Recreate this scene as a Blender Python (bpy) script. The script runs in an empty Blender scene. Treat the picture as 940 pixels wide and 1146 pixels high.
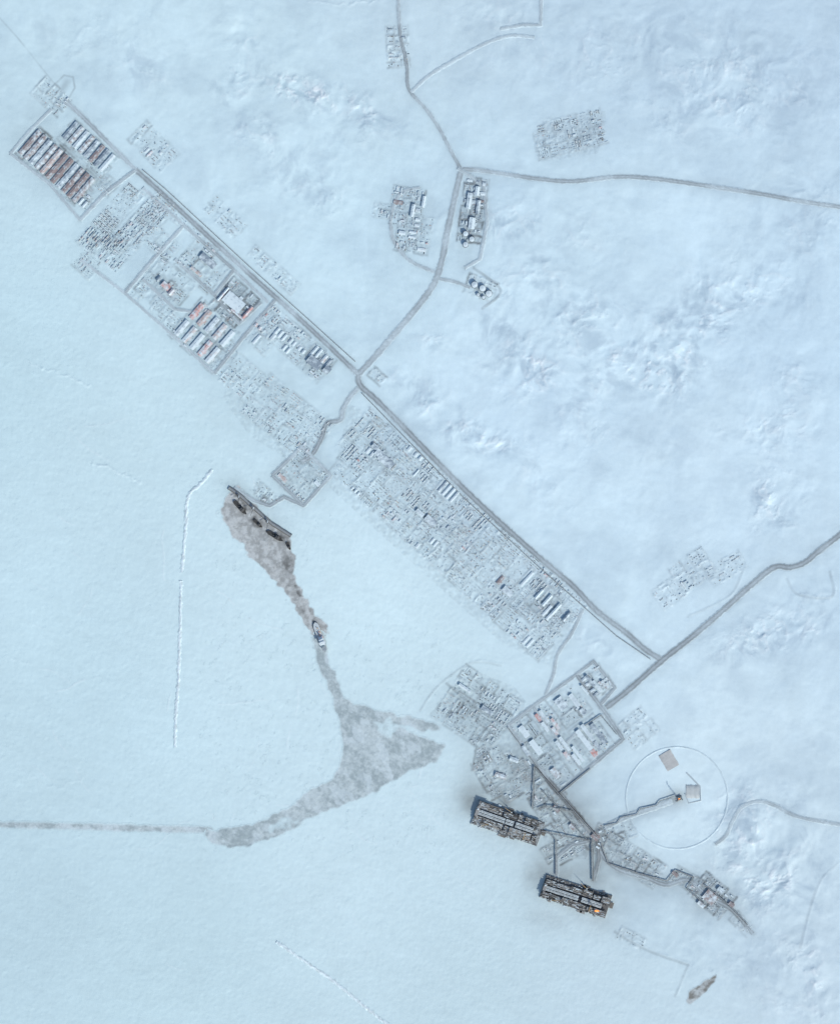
import bpy, math, random
import numpy as np
from mathutils import Vector
random.seed(7)
S=4.0
def WX(px): return (px-470.0)*S
def WY(py): return -(py-573.0)*S
K=(0.90,0.95,1.0)
def lin(c):
    c=c/255.0
    return c/12.92 if c<=0.04045 else ((c+0.055)/1.055)**2.4
def A(r,g,b):
    return (min(0.92,lin(r)/K[0]),min(0.92,lin(g)/K[1]),min(0.92,lin(b)/K[2]))
scene=bpy.context.scene; COL=scene.collection
# ---------------------------------------------------------------- materials
def new_mat(name):
    m=bpy.data.materials.new(name); m.use_nodes=True
    nt=m.node_tree; b=nt.nodes['Principled BSDF']
    b.inputs['Roughness'].default_value=0.85
    b.inputs['Specular IOR Level'].default_value=0.15
    return m,nt,b
def attr_mat(name,fine=0.06,bump=0.5,sc=0.05):
    m,nt,b=new_mat(name)
    at=nt.nodes.new('ShaderNodeAttribute'); at.attribute_name='tone'
    geo=nt.nodes.new('ShaderNodeNewGeometry')
    n=nt.nodes.new('ShaderNodeTexNoise'); n.inputs['Scale'].default_value=sc; n.inputs['Detail'].default_value=5; n.inputs['Roughness'].default_value=0.65
    nt.links.new(geo.outputs['Position'],n.inputs['Vector'])
    mr=nt.nodes.new('ShaderNodeMapRange'); mr.inputs[1].default_value=0.25; mr.inputs[2].default_value=0.75
    mr.inputs[3].default_value=1-fine; mr.inputs[4].default_value=1+fine
    nt.links.new(n.outputs[0],mr.inputs[0])
    vm=nt.nodes.new('ShaderNodeVectorMath'); vm.operation='SCALE'
    nt.links.new(at.outputs['Color'],vm.inputs[0]); nt.links.new(mr.outputs[0],vm.inputs['Scale'])
    nt.links.new(vm.outputs[0],b.inputs['Base Color'])
    n2=nt.nodes.new('ShaderNodeTexNoise'); n2.inputs['Scale'].default_value=sc*1.6; n2.inputs['Detail'].default_value=4
    nt.links.new(geo.outputs['Position'],n2.inputs['Vector'])
    bp=nt.nodes.new('ShaderNodeBump'); bp.inputs['Strength'].default_value=bump; bp.inputs['Distance'].default_value=1.0
    nt.links.new(n2.outputs[0],bp.inputs['Height']); nt.links.new(bp.outputs[0],b.inputs['Normal'])
    return m
M_GROUND=attr_mat('snow_ground',0.035,0.6,0.03)
M_ROAD=attr_mat('packed_snow_road',0.10,0.3,0.08)
M_BRASH=attr_mat('brash_ice',0.08,0.7,0.08)
SNOW=A(202,222,231)
_mc={}
def cmat(name,rgb,snow=0.0,rough=0.8,metal=0.0,sc=0.12,rnd=0.35):
    if name in _mc: return _mc[name]
    m,nt,b=new_mat(name); b.inputs['Roughness'].default_value=rough; b.inputs['Metallic'].default_value=metal
    geo=nt.nodes.new('ShaderNodeNewGeometry'); oi=nt.nodes.new('ShaderNodeObjectInfo')
    n=nt.nodes.new('ShaderNodeTexNoise'); n.inputs['Scale'].default_value=sc; n.inputs['Detail'].default_value=4
    nt.links.new(geo.outputs['Position'],n.inputs['Vector'])
    ma=nt.nodes.new('ShaderNodeMath'); ma.operation='MULTIPLY_ADD'; ma.inputs[1].default_value=rnd; ma.inputs[2].default_value=-rnd/2
    nt.links.new(oi.outputs['Random'],ma.inputs[0])
    ad=nt.nodes.new('ShaderNodeMath'); ad.operation='ADD'
    nt.links.new(n.outputs[0],ad.inputs[0]); nt.links.new(ma.outputs[0],ad.inputs[1])
    mr=nt.nodes.new('ShaderNodeMapRange')
    t=1.0-snow
    mr.inputs[1].default_value=t-0.16; mr.inputs[2].default_value=t+0.16
    nt.links.new(ad.outputs[0],mr.inputs[0])
    mx=nt.nodes.new('ShaderNodeMix'); mx.data_type='RGBA'
    mx.inputs[6].default_value=(*rgb,1)
    mx.inputs[7].default_value=(*(SNOW if snow>0 else tuple(min(1,x*1.25) for x in rgb)),1)
    if snow<=0: mr.inputs[1].default_value=0.3; mr.inputs[2].default_value=0.8
    nt.links.new(mr.outputs[0],mx.inputs[0]); nt.links.new(mx.outputs[2],b.inputs['Base Color'])
    _mc[name]=m; return m
# ---------------------------------------------------------------- raster noise
X0,Y0,X1,Y1=-60,-60,1000,1206
xs=np.arange(X0,X1+1).astype(np.float64); ys=np.arange(Y0,Y1+1).astype(np.float64)
GX,GY=np.meshgrid(xs,ys); NY,NX=GX.shape
def vnoise(X,Y,scale,seed):
    r=np.random.RandomState(seed); T=r.rand(256,256); a=r.rand()*6.28
    x=(X*math.cos(a)-Y*math.sin(a))/scale+91.3; y=(X*math.sin(a)+Y*math.cos(a))/scale+57.1
    ix=np.floor(x).astype(np.int64); iy=np.floor(y).astype(np.int64); fx=x-ix; fy=y-iy
    fx=fx*fx*fx*(fx*(fx*6-15)+10); fy=fy*fy*fy*(fy*(fy*6-15)+10)
    a0=T[iy&255,ix&255]; a1=T[iy&255,(ix+1)&255]; b0=T[(iy+1)&255,ix&255]; b1=T[(iy+1)&255,(ix+1)&255]
    return (a0*(1-fx)+a1*fx)*(1-fy)+(b0*(1-fx)+b1*fx)*fy
def fbm(X,Y,scale,octv,seed,gain=0.5):
    s=0;a=1;t=0
    for i in range(octv):
        s=s+a*vnoise(X,Y,scale/2**i,seed+i*17); t+=a; a*=gain
    return s/t
def blur(R,r,n=3):
    for _ in range(n):
        for ax in (0,1):
            P=np.pad(R,[(r+1,r) if k==ax else (0,0) for k in (0,1)],mode='edge')
            c=np.cumsum(P,axis=ax)
            if ax==0: R=(c[2*r+1:]-c[:-2*r-1])/(2*r+1)
            else: R=(c[:,2*r+1:]-c[:,:-2*r-1])/(2*r+1)
    return R
def win(xa,xb,ya,yb):
    ia=max(0,int(xa-X0)); ib=min(NX,int(xb-X0)+2); ja=max(0,int(ya-Y0)); jb=min(NY,int(yb-Y0)+2)
    return slice(ja,jb),slice(ia,ib)
def segd(X,Y,p,q):
    dx,dy=q[0]-p[0],q[1]-p[1]; L=dx*dx+dy*dy+1e-9
    t=np.clip(((X-p[0])*dx+(Y-p[1])*dy)/L,0,1)
    return np.hypot(X-p[0]-t*dx,Y-p[1]-t*dy)
def addline(R,pts,w,soft,val):
    for p,q in zip(pts[:-1],pts[1:]):
        m=w+soft*2+2
        sl=win(min(p[0],q[0])-m,max(p[0],q[0])+m,min(p[1],q[1])-m,max(p[1],q[1])+m)
        if R[sl].size==0: continue
        d=segd(GX[sl],GY[sl],p,q)
        R[sl]=np.maximum(R[sl],val*np.clip(1-(d-w)/soft,0,1))
def inpoly(X,Y,P):
    ins=np.zeros(np.shape(X),bool); n=len(P)
    for i in range(n):
        x1,y1=P[i]; x2,y2=P[(i+1)%n]
        if y1==y2: continue
        c=((y1>Y)!=(y2>Y))&(X<(x2-x1)*(Y-y1)/(y2-y1)+x1)
        ins^=c
    return ins
def gauss(x,y,rx,ry,rot=0):
    c,s=math.cos(math.radians(rot)),math.sin(math.radians(rot))
    dx=GX-x;dy=GY-y
    u=(dx*c+dy*s)/rx; v=(-dx*s+dy*c)/ry
    return np.exp(-(u*u+v*v))
# ---------------------------------------------------------------- land / hills
land_poly=[(-200,60),(0,150),(90,262),(240,430),(300,520),(390,560),(610,755),(470,800),(560,860),(610,960),(700,1050),(860,1150),(960,1400),(1400,1400),(1400,-300),(-200,-300)]
LAND=blur(inpoly(GX,GY,land_poly).astype(float),12)
HM=np.zeros((NY,NX))
hills=[(265,35,24,24,20,1.0),(262,95,24,18,0,1.0),(330,98,36,18,20,1.2),(375,112,26,16,20,.8),(160,75,36,26,0,.5),(420,130,34,18,30,.8),(345,205,50,26,20,.7),(300,150,50,22,20,.55),(385,160,30,20,20,.5),
(590,412,46,30,10,1.0),(680,400,38,38,0,.95),(757,385,36,40,0,1.0),(735,420,30,26,0,.8),(530,490,54,20,20,1.0),(600,320,56,24,0,.6),(560,370,40,22,20,.8),(480,380,26,12,0,.5),(470,440,40,18,30,.8),(560,250,40,24,0,.6),(640,350,40,24,0,.6),
(865,555,36,36,0,1.0),(790,360,50,50,0,.5),(640,265,56,34,0,.4),(700,60,120,46,0,.5),(860,90,90,50,20,.65),(780,130,60,30,0,.45),(850,320,56,40,0,.6),(860,470,60,30,0,.6),(890,420,30,20,0,.5),
(855,925,54,40,20,1.2),(850,985,54,34,0,.9),(840,715,64,22,-20,1.0),(905,690,44,28,0,.6),(910,1100,60,46,0,.8),(900,1020,40,40,0,.5),(770,1070,60,26,0,.4),(610,555,44,26,40,.3),(500,250,24,24,0,.25),(560,20,54,28,0,.35),(655,710,36,14,30,.8),(890,240,56,46,0,.5),(640,470,44,34,0,.4),(700,500,50,30,0,.25),(90,40,60,30,0,.3)]
for x,y,rx,ry,ro,a in hills: HM+=a*gauss(x,y,rx,ry,ro)
HM=np.clip(HM,0,1.15)*LAND
wx=(fbm(GX,GY,46,2,101)-.5)*24; wy=(fbm(GX,GY,46,2,202)-.5)*24
n1=fbm(GX+wx,GY+wy,24,3,5,0.45); n2_=fbm(GX,GY,13,3,8,0.5)
rid=1-np.abs(2*fbm(GX+wx*.5,GY+wy*.5,19,2,31,0.4)-1)*2.4
wind=fbm((GX+GY*0.55)*0.6+wx*.3,(GY-GX*0.55)+wy*.3,16,3,77)
brk_=np.clip((fbm(GX,GY,24,2,59)-.34)*3,0,1)
H0=HM*(14*(n1-.5)+(6.0*(n2_-.5)+2.6*(wind-.5)+3.4*np.clip(rid,0,1))*brk_)
H0=blur(H0,1,1)
speck=np.clip((fbm(GX+wx,GY+wy,5,3,53,.6)-.56)*7,0,1)*HM*brk_
H0+=1.9*speck
H0+=LAND*(16*(fbm(GX,GY,190,2,9)-.5)+6.5*(fbm(GX+wx,GY+wy,44,4,19,.46)-.5)+1.5*(wind-.5)+0.5*(fbm(GX,GY,7,3,29)-.5))
H0+=(1-LAND)*(0.95*(fbm(GX+GY*.4,(GY-GX*.4)*1.6,14,4,41)-.5)+0.5*(vnoise(GX,GY,3,43)-.5)+1.4*(fbm(GX,GY,70,3,45)-.5))
# ---------------------------------------------------------------- roads (px polylines)
def smooth(pts,step=2.0):
    out=[]
    P=[pts[0]]+list(pts)+[pts[-1]]
    for i in range(1,len(P)-2):
        p0,p1,p2,p3=[np.array(P[k],float) for k in (i-1,i,i+1,i+2)]
        n=max(2,int(np.hypot(*(p2-p1))/step))
        for k in range(n):
            t=k/n
            q=0.5*((2*p1)+(-p0+p2)*t+(2*p0-5*p1+4*p2-p3)*t*t+(-p0+3*p1-3*p2+p3)*t**3)
            out.append((q[0],q[1]))
    out.append(tuple(map(float,pts[-1])))
    return out
def lin_res(pts,step=2.0):
    out=[]
    for p,q in zip(pts[:-1],pts[1:]):
        n=max(1,int(math.hypot(q[0]-p[0],q[1]-p[1])/step))
        for k in range(n): out.append((p[0]+(q[0]-p[0])*k/n,p[1]+(q[1]-p[1])*k/n))
    out.append(pts[-1]); return out
# pts, half width px, darkness, smooth
ROADS=[
([(152,190),(181,216),(225,257),(272,300),(340,361),(401,419)],2.1,.72,1),
([(72,112),(90,128),(122,160),(152,190)],1.7,.55,1),
([(401,419),(404,432),(430,456),(520,548),(600,621),(640,655),(668,684),(700,708),(722,727),(741,739)],2.4,.78,1),
([(402,418),(420,399),(445,370),(470,340),(487,315),(496,285),(500,262),(508,225),(516,190)],2.8,.5,1),
([(516,190),(505,170),(492,145),(478,124),(461,105),(456,94),(455,70),(447,30),(445,-60)],1.2,.7,1),
([(516,190),(530,190),(560,194),(600,200),(640,203),(690,198),(730,200),(790,208),(850,217),(900,226),(1010,242)],1.7,.6,1),
([(437,250),(440,268),(452,286),(466,296),(486,304)],1.3,.5,1),
([(492,312),(510,316),(526,322)],1.1,.45,1),
([(401,434),(392,444),(384,458),(381,470),(366,474),(360,490),(350,508),(338,517)],1.9,.72,1),
([(678,792),(700,775),(741,739),(775,712),(810,682),(840,655),(866,635),(884,635),(901,629),(922,612),(1010,545)],2.5,.8,1),
([(652,682),(640,708),(624,732),(619,755),(610,778)],1.1,.45,1),
([(568,812),(594,792),(645,755)],1.3,.5,0),
([(568,812),(596,850),(625,888)],1.6,.65,0),
([(625,888),(697,827),(676,796),(645,755)],1.7,.75,0),
([(597,792),(652,863)],1.1,.5,0),
([(676,800),(648,817),(628,836)],1.0,.42,0),
([(645,755),(664,740),(688,770),(672,788)],1.2,.6,0),
([(612,872),(624,886),(640,905),(656,925),(668,940)],3.2,.95,1),
([(668,940),(676,960),(694,974),(722,982),(745,990),(770,985),(792,1003),(818,1018),(842,1045)],1.8,.8,1),
([(800,945),(812,935),(820,918),(830,903),(848,897),(868,902),(900,916),(1000,932)],1.2,.5,1),
([(460,103),(478,86),(500,72),(540,50),(570,40),(598,42)],1.0,.2,1),
([(560,32),(585,28),(605,28),(606,-60)],0.9,.28,0),
([(437,250),(440,232),(450,215),(470,210)],1.0,.3,1),
([(305,532),(338,500),(370,532),(340,566),(305,532)],1.4,.55,0),
([(340,566),(318,556),(302,566),(284,560),(262,546)],1.4,.65,0),
([(12,172),(55,205),(90,246)],1.0,.35,0),
([(12,172),(34,146),(58,122)],1.0,.35,0),
([(90,246),(118,216),(152,190)],1.3,.45,0),
([(46,158),(72,182),(104,214)],1.0,.45,0),
([(90,290),(140,328),(190,372),(240,418)],0.9,.3,0),
([(240,418),(272,378),(308,336)],1.3,.5,0),
([(140,328),(172,290),(206,252)],1.2,.5,0),
([(206,252),(160,210)],1.0,.3,0),
([(206,252),(262,302),(240,330),(196,290)],1.2,.6,0),
([(262,302),(300,338)],1.0,.5,0),
([(240,330),(268,362),(292,338)],1.1,.6,0),
([(196,290),(240,330)],1.1,.5,0),
([(160,312),(196,346),(222,350)],.9,.4,0),
([(512,188),(525,196),(541,208),(545,250),(537,290),(520,300)],1.0,.4,0),
([(622,985),(622,960),(640,945),(664,940)],1.5,.75,0),
([(664,985),(670,960),(668,940)],1.7,.95,0),
([(676,926),(700,914),(726,905),(752,896)],2.4,.5,0),
]
LANE=[([(540,345),(560,325),(530,300)],.8,.3),([(470,795),(490,768),(528,742),(560,745)],.6,.12),([(688,1043),(702,1052),(730,1066),(770,1080)],.8,.2),([(755,1115),(766,1088),(770,1080)],.6,.12),
([(936,968),(918,985),(905,1020),(895,1060)],.8,.1),([(880,648),(892,665),(930,668),(928,640)],.7,.15),([(830,640),(815,668),(770,690)],.8,.1),([(565,810),(530,790),(500,765)],.8,.25),
([(258,418),(300,480),(320,514)],.5,.12)]
# ---------------------------------------------------------------- yards
T1=41.5
PL=[]; CLUT={}
BANKS=np.zeros((NY,NX)); DIRT=np.zeros((NY,NX)); PAD=np.zeros((NY,NX))
quota={'shipping_container':300,'cargo_stack':300,'pipe_stack':300,'portable_cabin':300,'warehouse':290,'truck':140}
def place(kind,x,y,th,sx=1,sy=1,sz=1,var=0,zone=''):
    if kind in quota:
        if quota[kind]<=0: return
        quota[kind]-=1
    PL.append((kind,x,y,th,sx,sy,sz,var,zone))
def loc(c,a,b,th):
    t=math.radians(th); return (c[0]+a*math.cos(t)-b*math.sin(t), c[1]+a*math.sin(t)+b*math.cos(t))
def rect_lines(c,w,h,th):
    return [loc(c,a*w/2,b*h/2,th) for a,b in ((-1,-1),(1,-1),(1,1),(-1,1),(-1,-1))]
def split(w,h,cx,cy,mn,mx,r):
    if (w<=mx and h<=mx and r.random()<.6) or (w<mn*2 and h<mn*2): return [(cx,cy,w,h)]
    if w>=h:
        k=w*(0.3+0.4*r.random()); return split(k,h,cx-w/2+k/2,cy,mn,mx,r)+split(w-k,h,cx+w/2-(w-k)/2,cy,mn,mx,r)
    k=h*(0.3+0.4*r.random()); return split(w,k,cx,cy-h/2+k/2,mn,mx,r)+split(w,h-k,cx,cy+h/2-(h-k)/2,mn,mx,r)
def wvar(r,var):
    return (r.choice((0,2,2,2,2,3,3,2,4,1))) if var is None else var
def fill_block(c,w,h,th,style,r,zone,dens=1.0,var=None):
    t=th+r.uniform(-1,1)
    if style in('sheds','sheds_u'):
        vv=wvar(r,var)
        W_,H_=(w,h) if style=='sheds' else (h,w)
        n=max(1,int(W_/r.uniform(3.8,6))); jl=r.uniform(.7,.9)
        for i in range(n):
            if r.random()>dens: continue
            o=-W_/2+(i+.5)*W_/n
            p=loc(c,o,r.uniform(-.3,.3),t) if style=='sheds' else loc(c,r.uniform(-.3,.3),o,t)
            place('warehouse',*p,t+(90 if style=='sheds' else 0),H_*jl*S/40,min(1.0,(W_/n*.48)*S/16),r.uniform(.4,.7),vv if r.random()<.8 else wvar(r,None),zone)
    elif style=='containers':
        b=-h/2+1.5
        while b<h/2-1:
            a=-w/2+2
            while a<w/2-1.5:
                if r.random()<.7*dens: place('shipping_container',*loc(c,a,b+r.uniform(-.15,.15),t),t,1,1.0,r.choice((1,1,2)),r.choice((0,1,2,2,2,3,4)),zone)
                a+=r.choice((3.4,3.4,4.2))
            b+=r.choice((1.5,3.0,3.2))
    elif style=='cargo':
        b=-h/2+2
        while b<h/2-1:
            a=-w/2+3
            while a<w/2-2:
                if r.random()<.75*dens: place('cargo_stack',*loc(c,a,b+r.uniform(-.2,.2),t),t,r.uniform(.5,.95),r.uniform(.5,.9),r.uniform(.5,1.0),r.randint(0,4),zone)
                a+=r.uniform(6,8)
            b+=r.uniform(3.4,5.0)
    elif style=='pipes':
        a=-w/2+1.5
        while a<w/2-1:
            b=-h/2+2
            while b<h/2-1.5:
                if r.random()<.8*dens: place('pipe_stack',*loc(c,a,b,t),t+90,r.uniform(.8,1.2),r.uniform(.7,1.2),1,r.randint(0,1),zone)
                b+=r.uniform(4.0,5.0)
            a+=r.uniform(2.8,4.2)
    elif style=='cabins':
        b=-h/2+1.5
        while b<h/2-1:
            a=-w/2+2
            while a<w/2-1.5:
                if r.random()<.62*dens: place('portable_cabin',*loc(c,a,b,t),t+r.choice((0,0,0,90)),r.uniform(.7,1.6),r.uniform(.7,1.3),r.uniform(.8,1.2),r.randint(0,4),zone)
                a+=r.uniform(4,6.5)
            b+=r.uniform(3.4,5.4)
    elif style=='trucks':
        for _ in range(max(1,int(w*h/60))):
            if r.random()<dens: place('truck',*loc(c,r.uniform(-w/2+1,w/2-1),r.uniform(-h/2+1,h/2-1),t),t+r.choice((0,90,8,97)),1,1,1,r.randint(0,2),zone)
def wob(p,q,r,n=5,a=.4):
    return [(p[0]+(q[0]-p[0])*k/n+r.uniform(-a,a),p[1]+(q[1]-p[1])*k/n+r.uniform(-a,a)) for k in range(n+1)]
def yard(c,w,h,th,styles,seed,zone,mn=9,mx=22,dens=1.0,bank=2.0,dirt=.3,clip=None,var=None,cl=1.0,lv=(.35,.6,.9,1.0,1.2,1.35)):
    r=random.Random(seed)
    m=max(w,h)
    sl=win(c[0]-m,c[0]+m,c[1]-m,c[1]+m)
    P=rect_lines(c,w,h,th)[:4] if clip is None else clip
    ip=inpoly(GX[sl],GY[sl],P); PAD[sl]=np.maximum(PAD[sl],ip*min(1,.5+dirt))
    DIRT[sl]=np.maximum(DIRT[sl],ip*dirt*.22)
    for (a,b,bw,bh) in split(w,h,0,0,mn,mx,r):
        cc=loc(c,a,b,th)
        if clip is not None and not inpoly(np.array([cc[0]]),np.array([cc[1]]),clip)[0]: continue
        lvl=r.choice(lv)
        L=rect_lines(cc,bw-1.2,bh-1.2,th)
        for i in range(4):
            if r.random()<.6:
                W_=wob(L[i],L[i+1],r); a0=r.randint(0,2); W_=W_[a0:len(W_)-r.randint(0,2)]
                if len(W_)>1: addline(BANKS,W_,.2,1.4,bank*r.uniform(.3,1))
        L=rect_lines(cc,bw+.4,bh+.4,th)
        for i in range(4):
            if r.random()<.7: addline(DIRT,wob(L[i],L[i+1],r),.2,2.1,dirt*r.uniform(.5,1.25)*(.4+.6*lvl))
        Pb=rect_lines(cc,bw-2,bh-2,th)[:4]
        s2=win(cc[0]-bw-bh,cc[0]+bw+bh,cc[1]-bw-bh,cc[1]+bw+bh)
        DIRT[s2]=np.maximum(DIRT[s2],inpoly(GX[s2],GY[s2],Pb)*dirt*.5*max(0,lvl-.5)*r.uniform(.3,1.1))
        st=r.choice(styles)
        if r.random()<dens and lvl>.5: fill_block(cc,bw-2.5,bh-2.5,th,st,r,zone,min(1,dens+.1),var)
        if lvl<=0: continue
        pitch=r.uniform(1.9,3.6); alongu=r.random()<.6
        A_,B_=(bw,bh) if alongu else (bh,bw)
        bb=-B_/2+1.2
        il=r.uniform(3,9); iw=r.uniform(1.2,3.0); keep_=min(.92,.66*lvl*cl)
        mi=[r.randint(0,9) for _ in range(3)]
        while bb<B_/2-.8:
            aa=-A_/2+1.5
            rowon=r.random()<.85
            while aa<A_/2-1:
                l=il*r.uniform(.7,1.3)
                if rowon and r.random()<keep_:
                    p=loc(cc,aa+l/8,bb,th) if alongu else loc(cc,bb,aa+l/8,th)
                    CLUT.setdefault(zone,[]).append((*p,th+(0 if alongu else 90)+r.uniform(-2,2),l*.9,iw*r.uniform(.7,1.3),r.uniform(.5,2.1)*(.5+.5*lvl),r.choice(mi)))
                aa+=l/4+r.choice((.15,.3,.9))
            bb+=pitch
        for _ in range(int(bw*bh*.03*cl)):
            CLUT.setdefault(zone,[]).append((*loc(cc,r.uniform(-.48,.48)*bw,r.uniform(-.48,.48)*bh,th),th+r.uniform(0,90),r.uniform(1.5,5),r.uniform(1.2,3),r.uniform(.7,3.4),r.randint(0,9)))
mix=['cargo','containers','cabins','pipes','cargo','sheds','trucks','cabins','pipes','containers']
OPEN=(0,.3,.35,.6,.9,1.1,1.3)
for i in range(11):
    p=loc((64,186),-40+i*8,0,T1); place('warehouse',*p,T1+90,33*S/40,5.0*S/16,.8,[0,0,3,0,4,0,0,3,0,0,0][i],'nw')
for i in range(8):
    p=loc((99,166),-28+i*7.8,-2,T1); place('warehouse',*p,T1+90,23*S/40,4.6*S/16,.8,[3,0,3,0,3,0,3,3][i],'nw')
yard((64,186),88,40,T1,['trucks','cabins'],1,'nw',mn=9,mx=12,dens=.2,bank=1,dirt=.55,cl=.4)
yard((99,166),66,30,T1,['trucks','cabins'],2,'nw',mn=9,mx=12,dens=.2,bank=1,dirt=.45,cl=.4)
yard((118,206),24,20,T1,['cabins','containers'],3,'nw',mn=8,mx=12,dirt=.5)
yard((92,222),22,18,T1,['cabins','sheds'],4,'nw',mn=8,mx=12,dirt=.5,var=3)
yard((58,108),40,26,T1,['cabins','trucks','cargo'],5,'nw',mn=9,mx=14,dens=.7,dirt=.4,cl=.7)
yard((172,164),52,30,T1+4,['cabins','sheds','cargo'],6,'ne',mn=9,mx=14,dens=.85,dirt=.22,cl=.7)
yard((124,244),90,24,T1+90,['pipes','sheds','containers','pipes'],7,'snowed',mn=11,mx=34,dirt=.28,bank=2.5,var=2)
yard((112,280),66,26,T1+90,['containers','pipes','cargo'],71,'snowed',mn=11,mx=34,dirt=.26,bank=2.5)
yard((150,262),92,28,T1+90,['pipes','containers','cabins','cargo'],8,'snowed',mn=11,mx=34,dirt=.28,bank=2.5)
yard((178,234),30,34,T1,['cabins','containers','cargo'],81,'snowed',mn=9,mx=18,dirt=.26)
yard((180,272),40,26,T1,['cabins','cargo'],82,'snowed',mn=9,mx=20,dens=.7,dirt=.3,cl=.8)
yard((216,260),70,10,T1,['cabins','trucks'],83,'blue',mn=8,mx=18,dens=.5,dirt=.24,cl=.6)
yard((185,322),50,48,T1,['cabins','cargo','trucks'],9,'red',mn=11,mx=24,dens=.8,dirt=.42,cl=.6,lv=OPEN)
yard((158,318),20,40,T1,['cabins','cargo'],91,'red',mn=9,mx=20,dens=.5,dirt=.28,cl=.6)
yard((188,356),44,20,T1,['cargo','cabins'],92,'red',mn=9,mx=20,dens=.5,dirt=.26,cl=.6)
yard((228,296),50,44,T1,['cabins','cargo','trucks'],10,'blue',mn=11,mx=24,dens=.85,dirt=.44,cl=.7,lv=OPEN)
yard((262,338),38,42,T1,['cabins'],11,'blue',mn=8,mx=14,dens=.7,dirt=.7)
for j in range(2):
    for i in range(5):
        p=loc((232,376),-27+i*11.5,-13+j*25,T1); place('warehouse',*p,T1+90,20*S/40,5.4*S/16,.8,[1,4,3,4,2][(i+j*2)%5],'red')
yard((232,376),66,56,T1,['cabins','trucks'],12,'red',mn=9,mx=15,dens=.3,bank=1,dirt=.42,cl=.5)
yard((252,243),48,22,T1+3,['cabins','cargo'],13,'ne',mn=8,mx=13,dens=.8,dirt=.2,cl=.6)
yard((306,302),66,16,T1,['cabins','cargo','containers'],14,'ne',mn=7,mx=12,dens=.8,dirt=.2,cl=.6)
yard((330,384),96,34,T1,['sheds','pipes','cabins','cargo'],15,'strip',mn=10,mx=20,dirt=.32,var=2)
yard((296,372),34,40,T1,['sheds','cabins'],151,'strip',mn=9,mx=18,dens=.6,dirt=.2,cl=.7,var=2)
yard((268,420),56,38,T1,['cargo','cabins'],16,'snowed',mn=8,mx=20,dens=.5,dirt=.14,cl=.5)
yard((322,468),92,54,T1-3,['cargo','cabins','containers','pipes'],17,'snowed',mn=9,mx=22,dens=.6,dirt=.22,clip=[(258,418),(300,420),(345,452),(380,470),(356,500),(318,512),(280,488),(250,446)],cl=.8)
yard((338,533),44,46,-45,['cabins','cargo','trucks','sheds'],18,'port',mn=10,mx=20,dens=.8,dirt=.45,cl=.8,lv=OPEN)
yard((296,553),30,16,T1,['cabins','cargo'],181,'port',mn=7,mx=12,dens=.7,dirt=.4)
big=[(392,452),(440,478),(655,684),(640,712),(612,744),(560,718),(490,656),(368,545)]
yard((508,598),330,84,42.2,mix,19,'strip',mn=9,mx=26,dens=.9,dirt=.30,clip=big,bank=2.6,cl=1.15,var=2,lv=(.5,.6,.8,.9,1.0,1.2,1.35))
yard((455,232),44,36,100,['sheds','cabins','cargo'],20,'north',mn=8,mx=14,dirt=.35)
yard((463,262),42,38,100,['sheds','cabins','cargo','trucks'],21,'north',mn=8,mx=13,dirt=.35,var=2)
yard((428,236),16,20,100,['cabins'],22,'north',mn=7,mx=11,dirt=.3)
yard((529,235),72,26,98,['cabins','cargo','sheds'],23,'power',mn=8,mx=13,dirt=.7,var=3)
yard((538,322),34,22,20,['cabins'],24,'power',mn=9,mx=14,dens=.4,dirt=.4,cl=.5)
yard((637,150),78,40,-14,['pipes','cargo','cabins','pipes'],25,'snowed',mn=7,mx=15,dens=.9,dirt=.3,clip=[(596,150),(612,132),(678,124),(676,150),(668,172),(600,182)])
yard((445,52),24,46,-3,['cabins','cargo','trucks'],26,'north',mn=8,mx=14,dens=.8,dirt=.4)
yard((422,421),18,12,T1,['cabins','trucks'],27,'strip',mn=7,mx=12,dirt=.6)
yard((775,638),44,34,-35,['cargo','cabins'],28,'snowed',mn=8,mx=16,dens=.6,dirt=.18,cl=.5)
yard((748,664),30,26,-35,['cargo','cabins'],281,'snowed',mn=8,mx=16,dens=.4,dirt=.16,cl=.4)
yard((812,636),44,22,-30,['cargo','containers'],29,'snowed',mn=8,mx=14,dens=.5,dirt=.18,cl=.5)
yard((528,790),90,70,T1-8,['cargo','cabins','containers','trucks','pipes'],30,'coast',mn=8,mx=20,dens=.8,dirt=.42,clip=[(525,748),(575,768),(600,800),(590,852),(540,838),(480,800)],cl=1.1)
PC=(633,821); PT=53
yard(loc(PC,0,34,PT),88,24,PT,['cabins','containers','cargo'],31,'plant',mn=9,mx=20,dens=.7,dirt=.42,cl=.9)
yard(loc(PC,-2,8,PT),86,24,PT,['trucks','cabins'],32,'plant',mn=16,mx=40,dens=.5,dirt=.38,cl=.2)
yard(loc(PC,22,-20,PT),44,34,PT,['trucks','cabins'],321,'plant',mn=14,mx=34,dens=.5,dirt=.4,cl=.3)
yard(loc(PC,-24,-22,PT),40,36,PT,['cabins','cargo'],322,'plant',mn=12,mx=26,dens=.4,dirt=.38,cl=.4,lv=OPEN)
yard((667,763),30,28,PT,['sheds','cabins'],33,'plant',mn=9,mx=14,dirt=.5,var=3)
yard((713,815),34,36,50,['cabins','cargo'],34,'plant',mn=8,mx=14,dens=.5,dirt=.22,cl=.5)
yard((570,870),90,60,60,['cabins','cargo','containers','trucks'],35,'coast',mn=8,mx=15,dens=.9,dirt=.6,clip=[(530,835),(592,850),(626,888),(612,900),(540,888)],cl=1.2)
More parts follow.
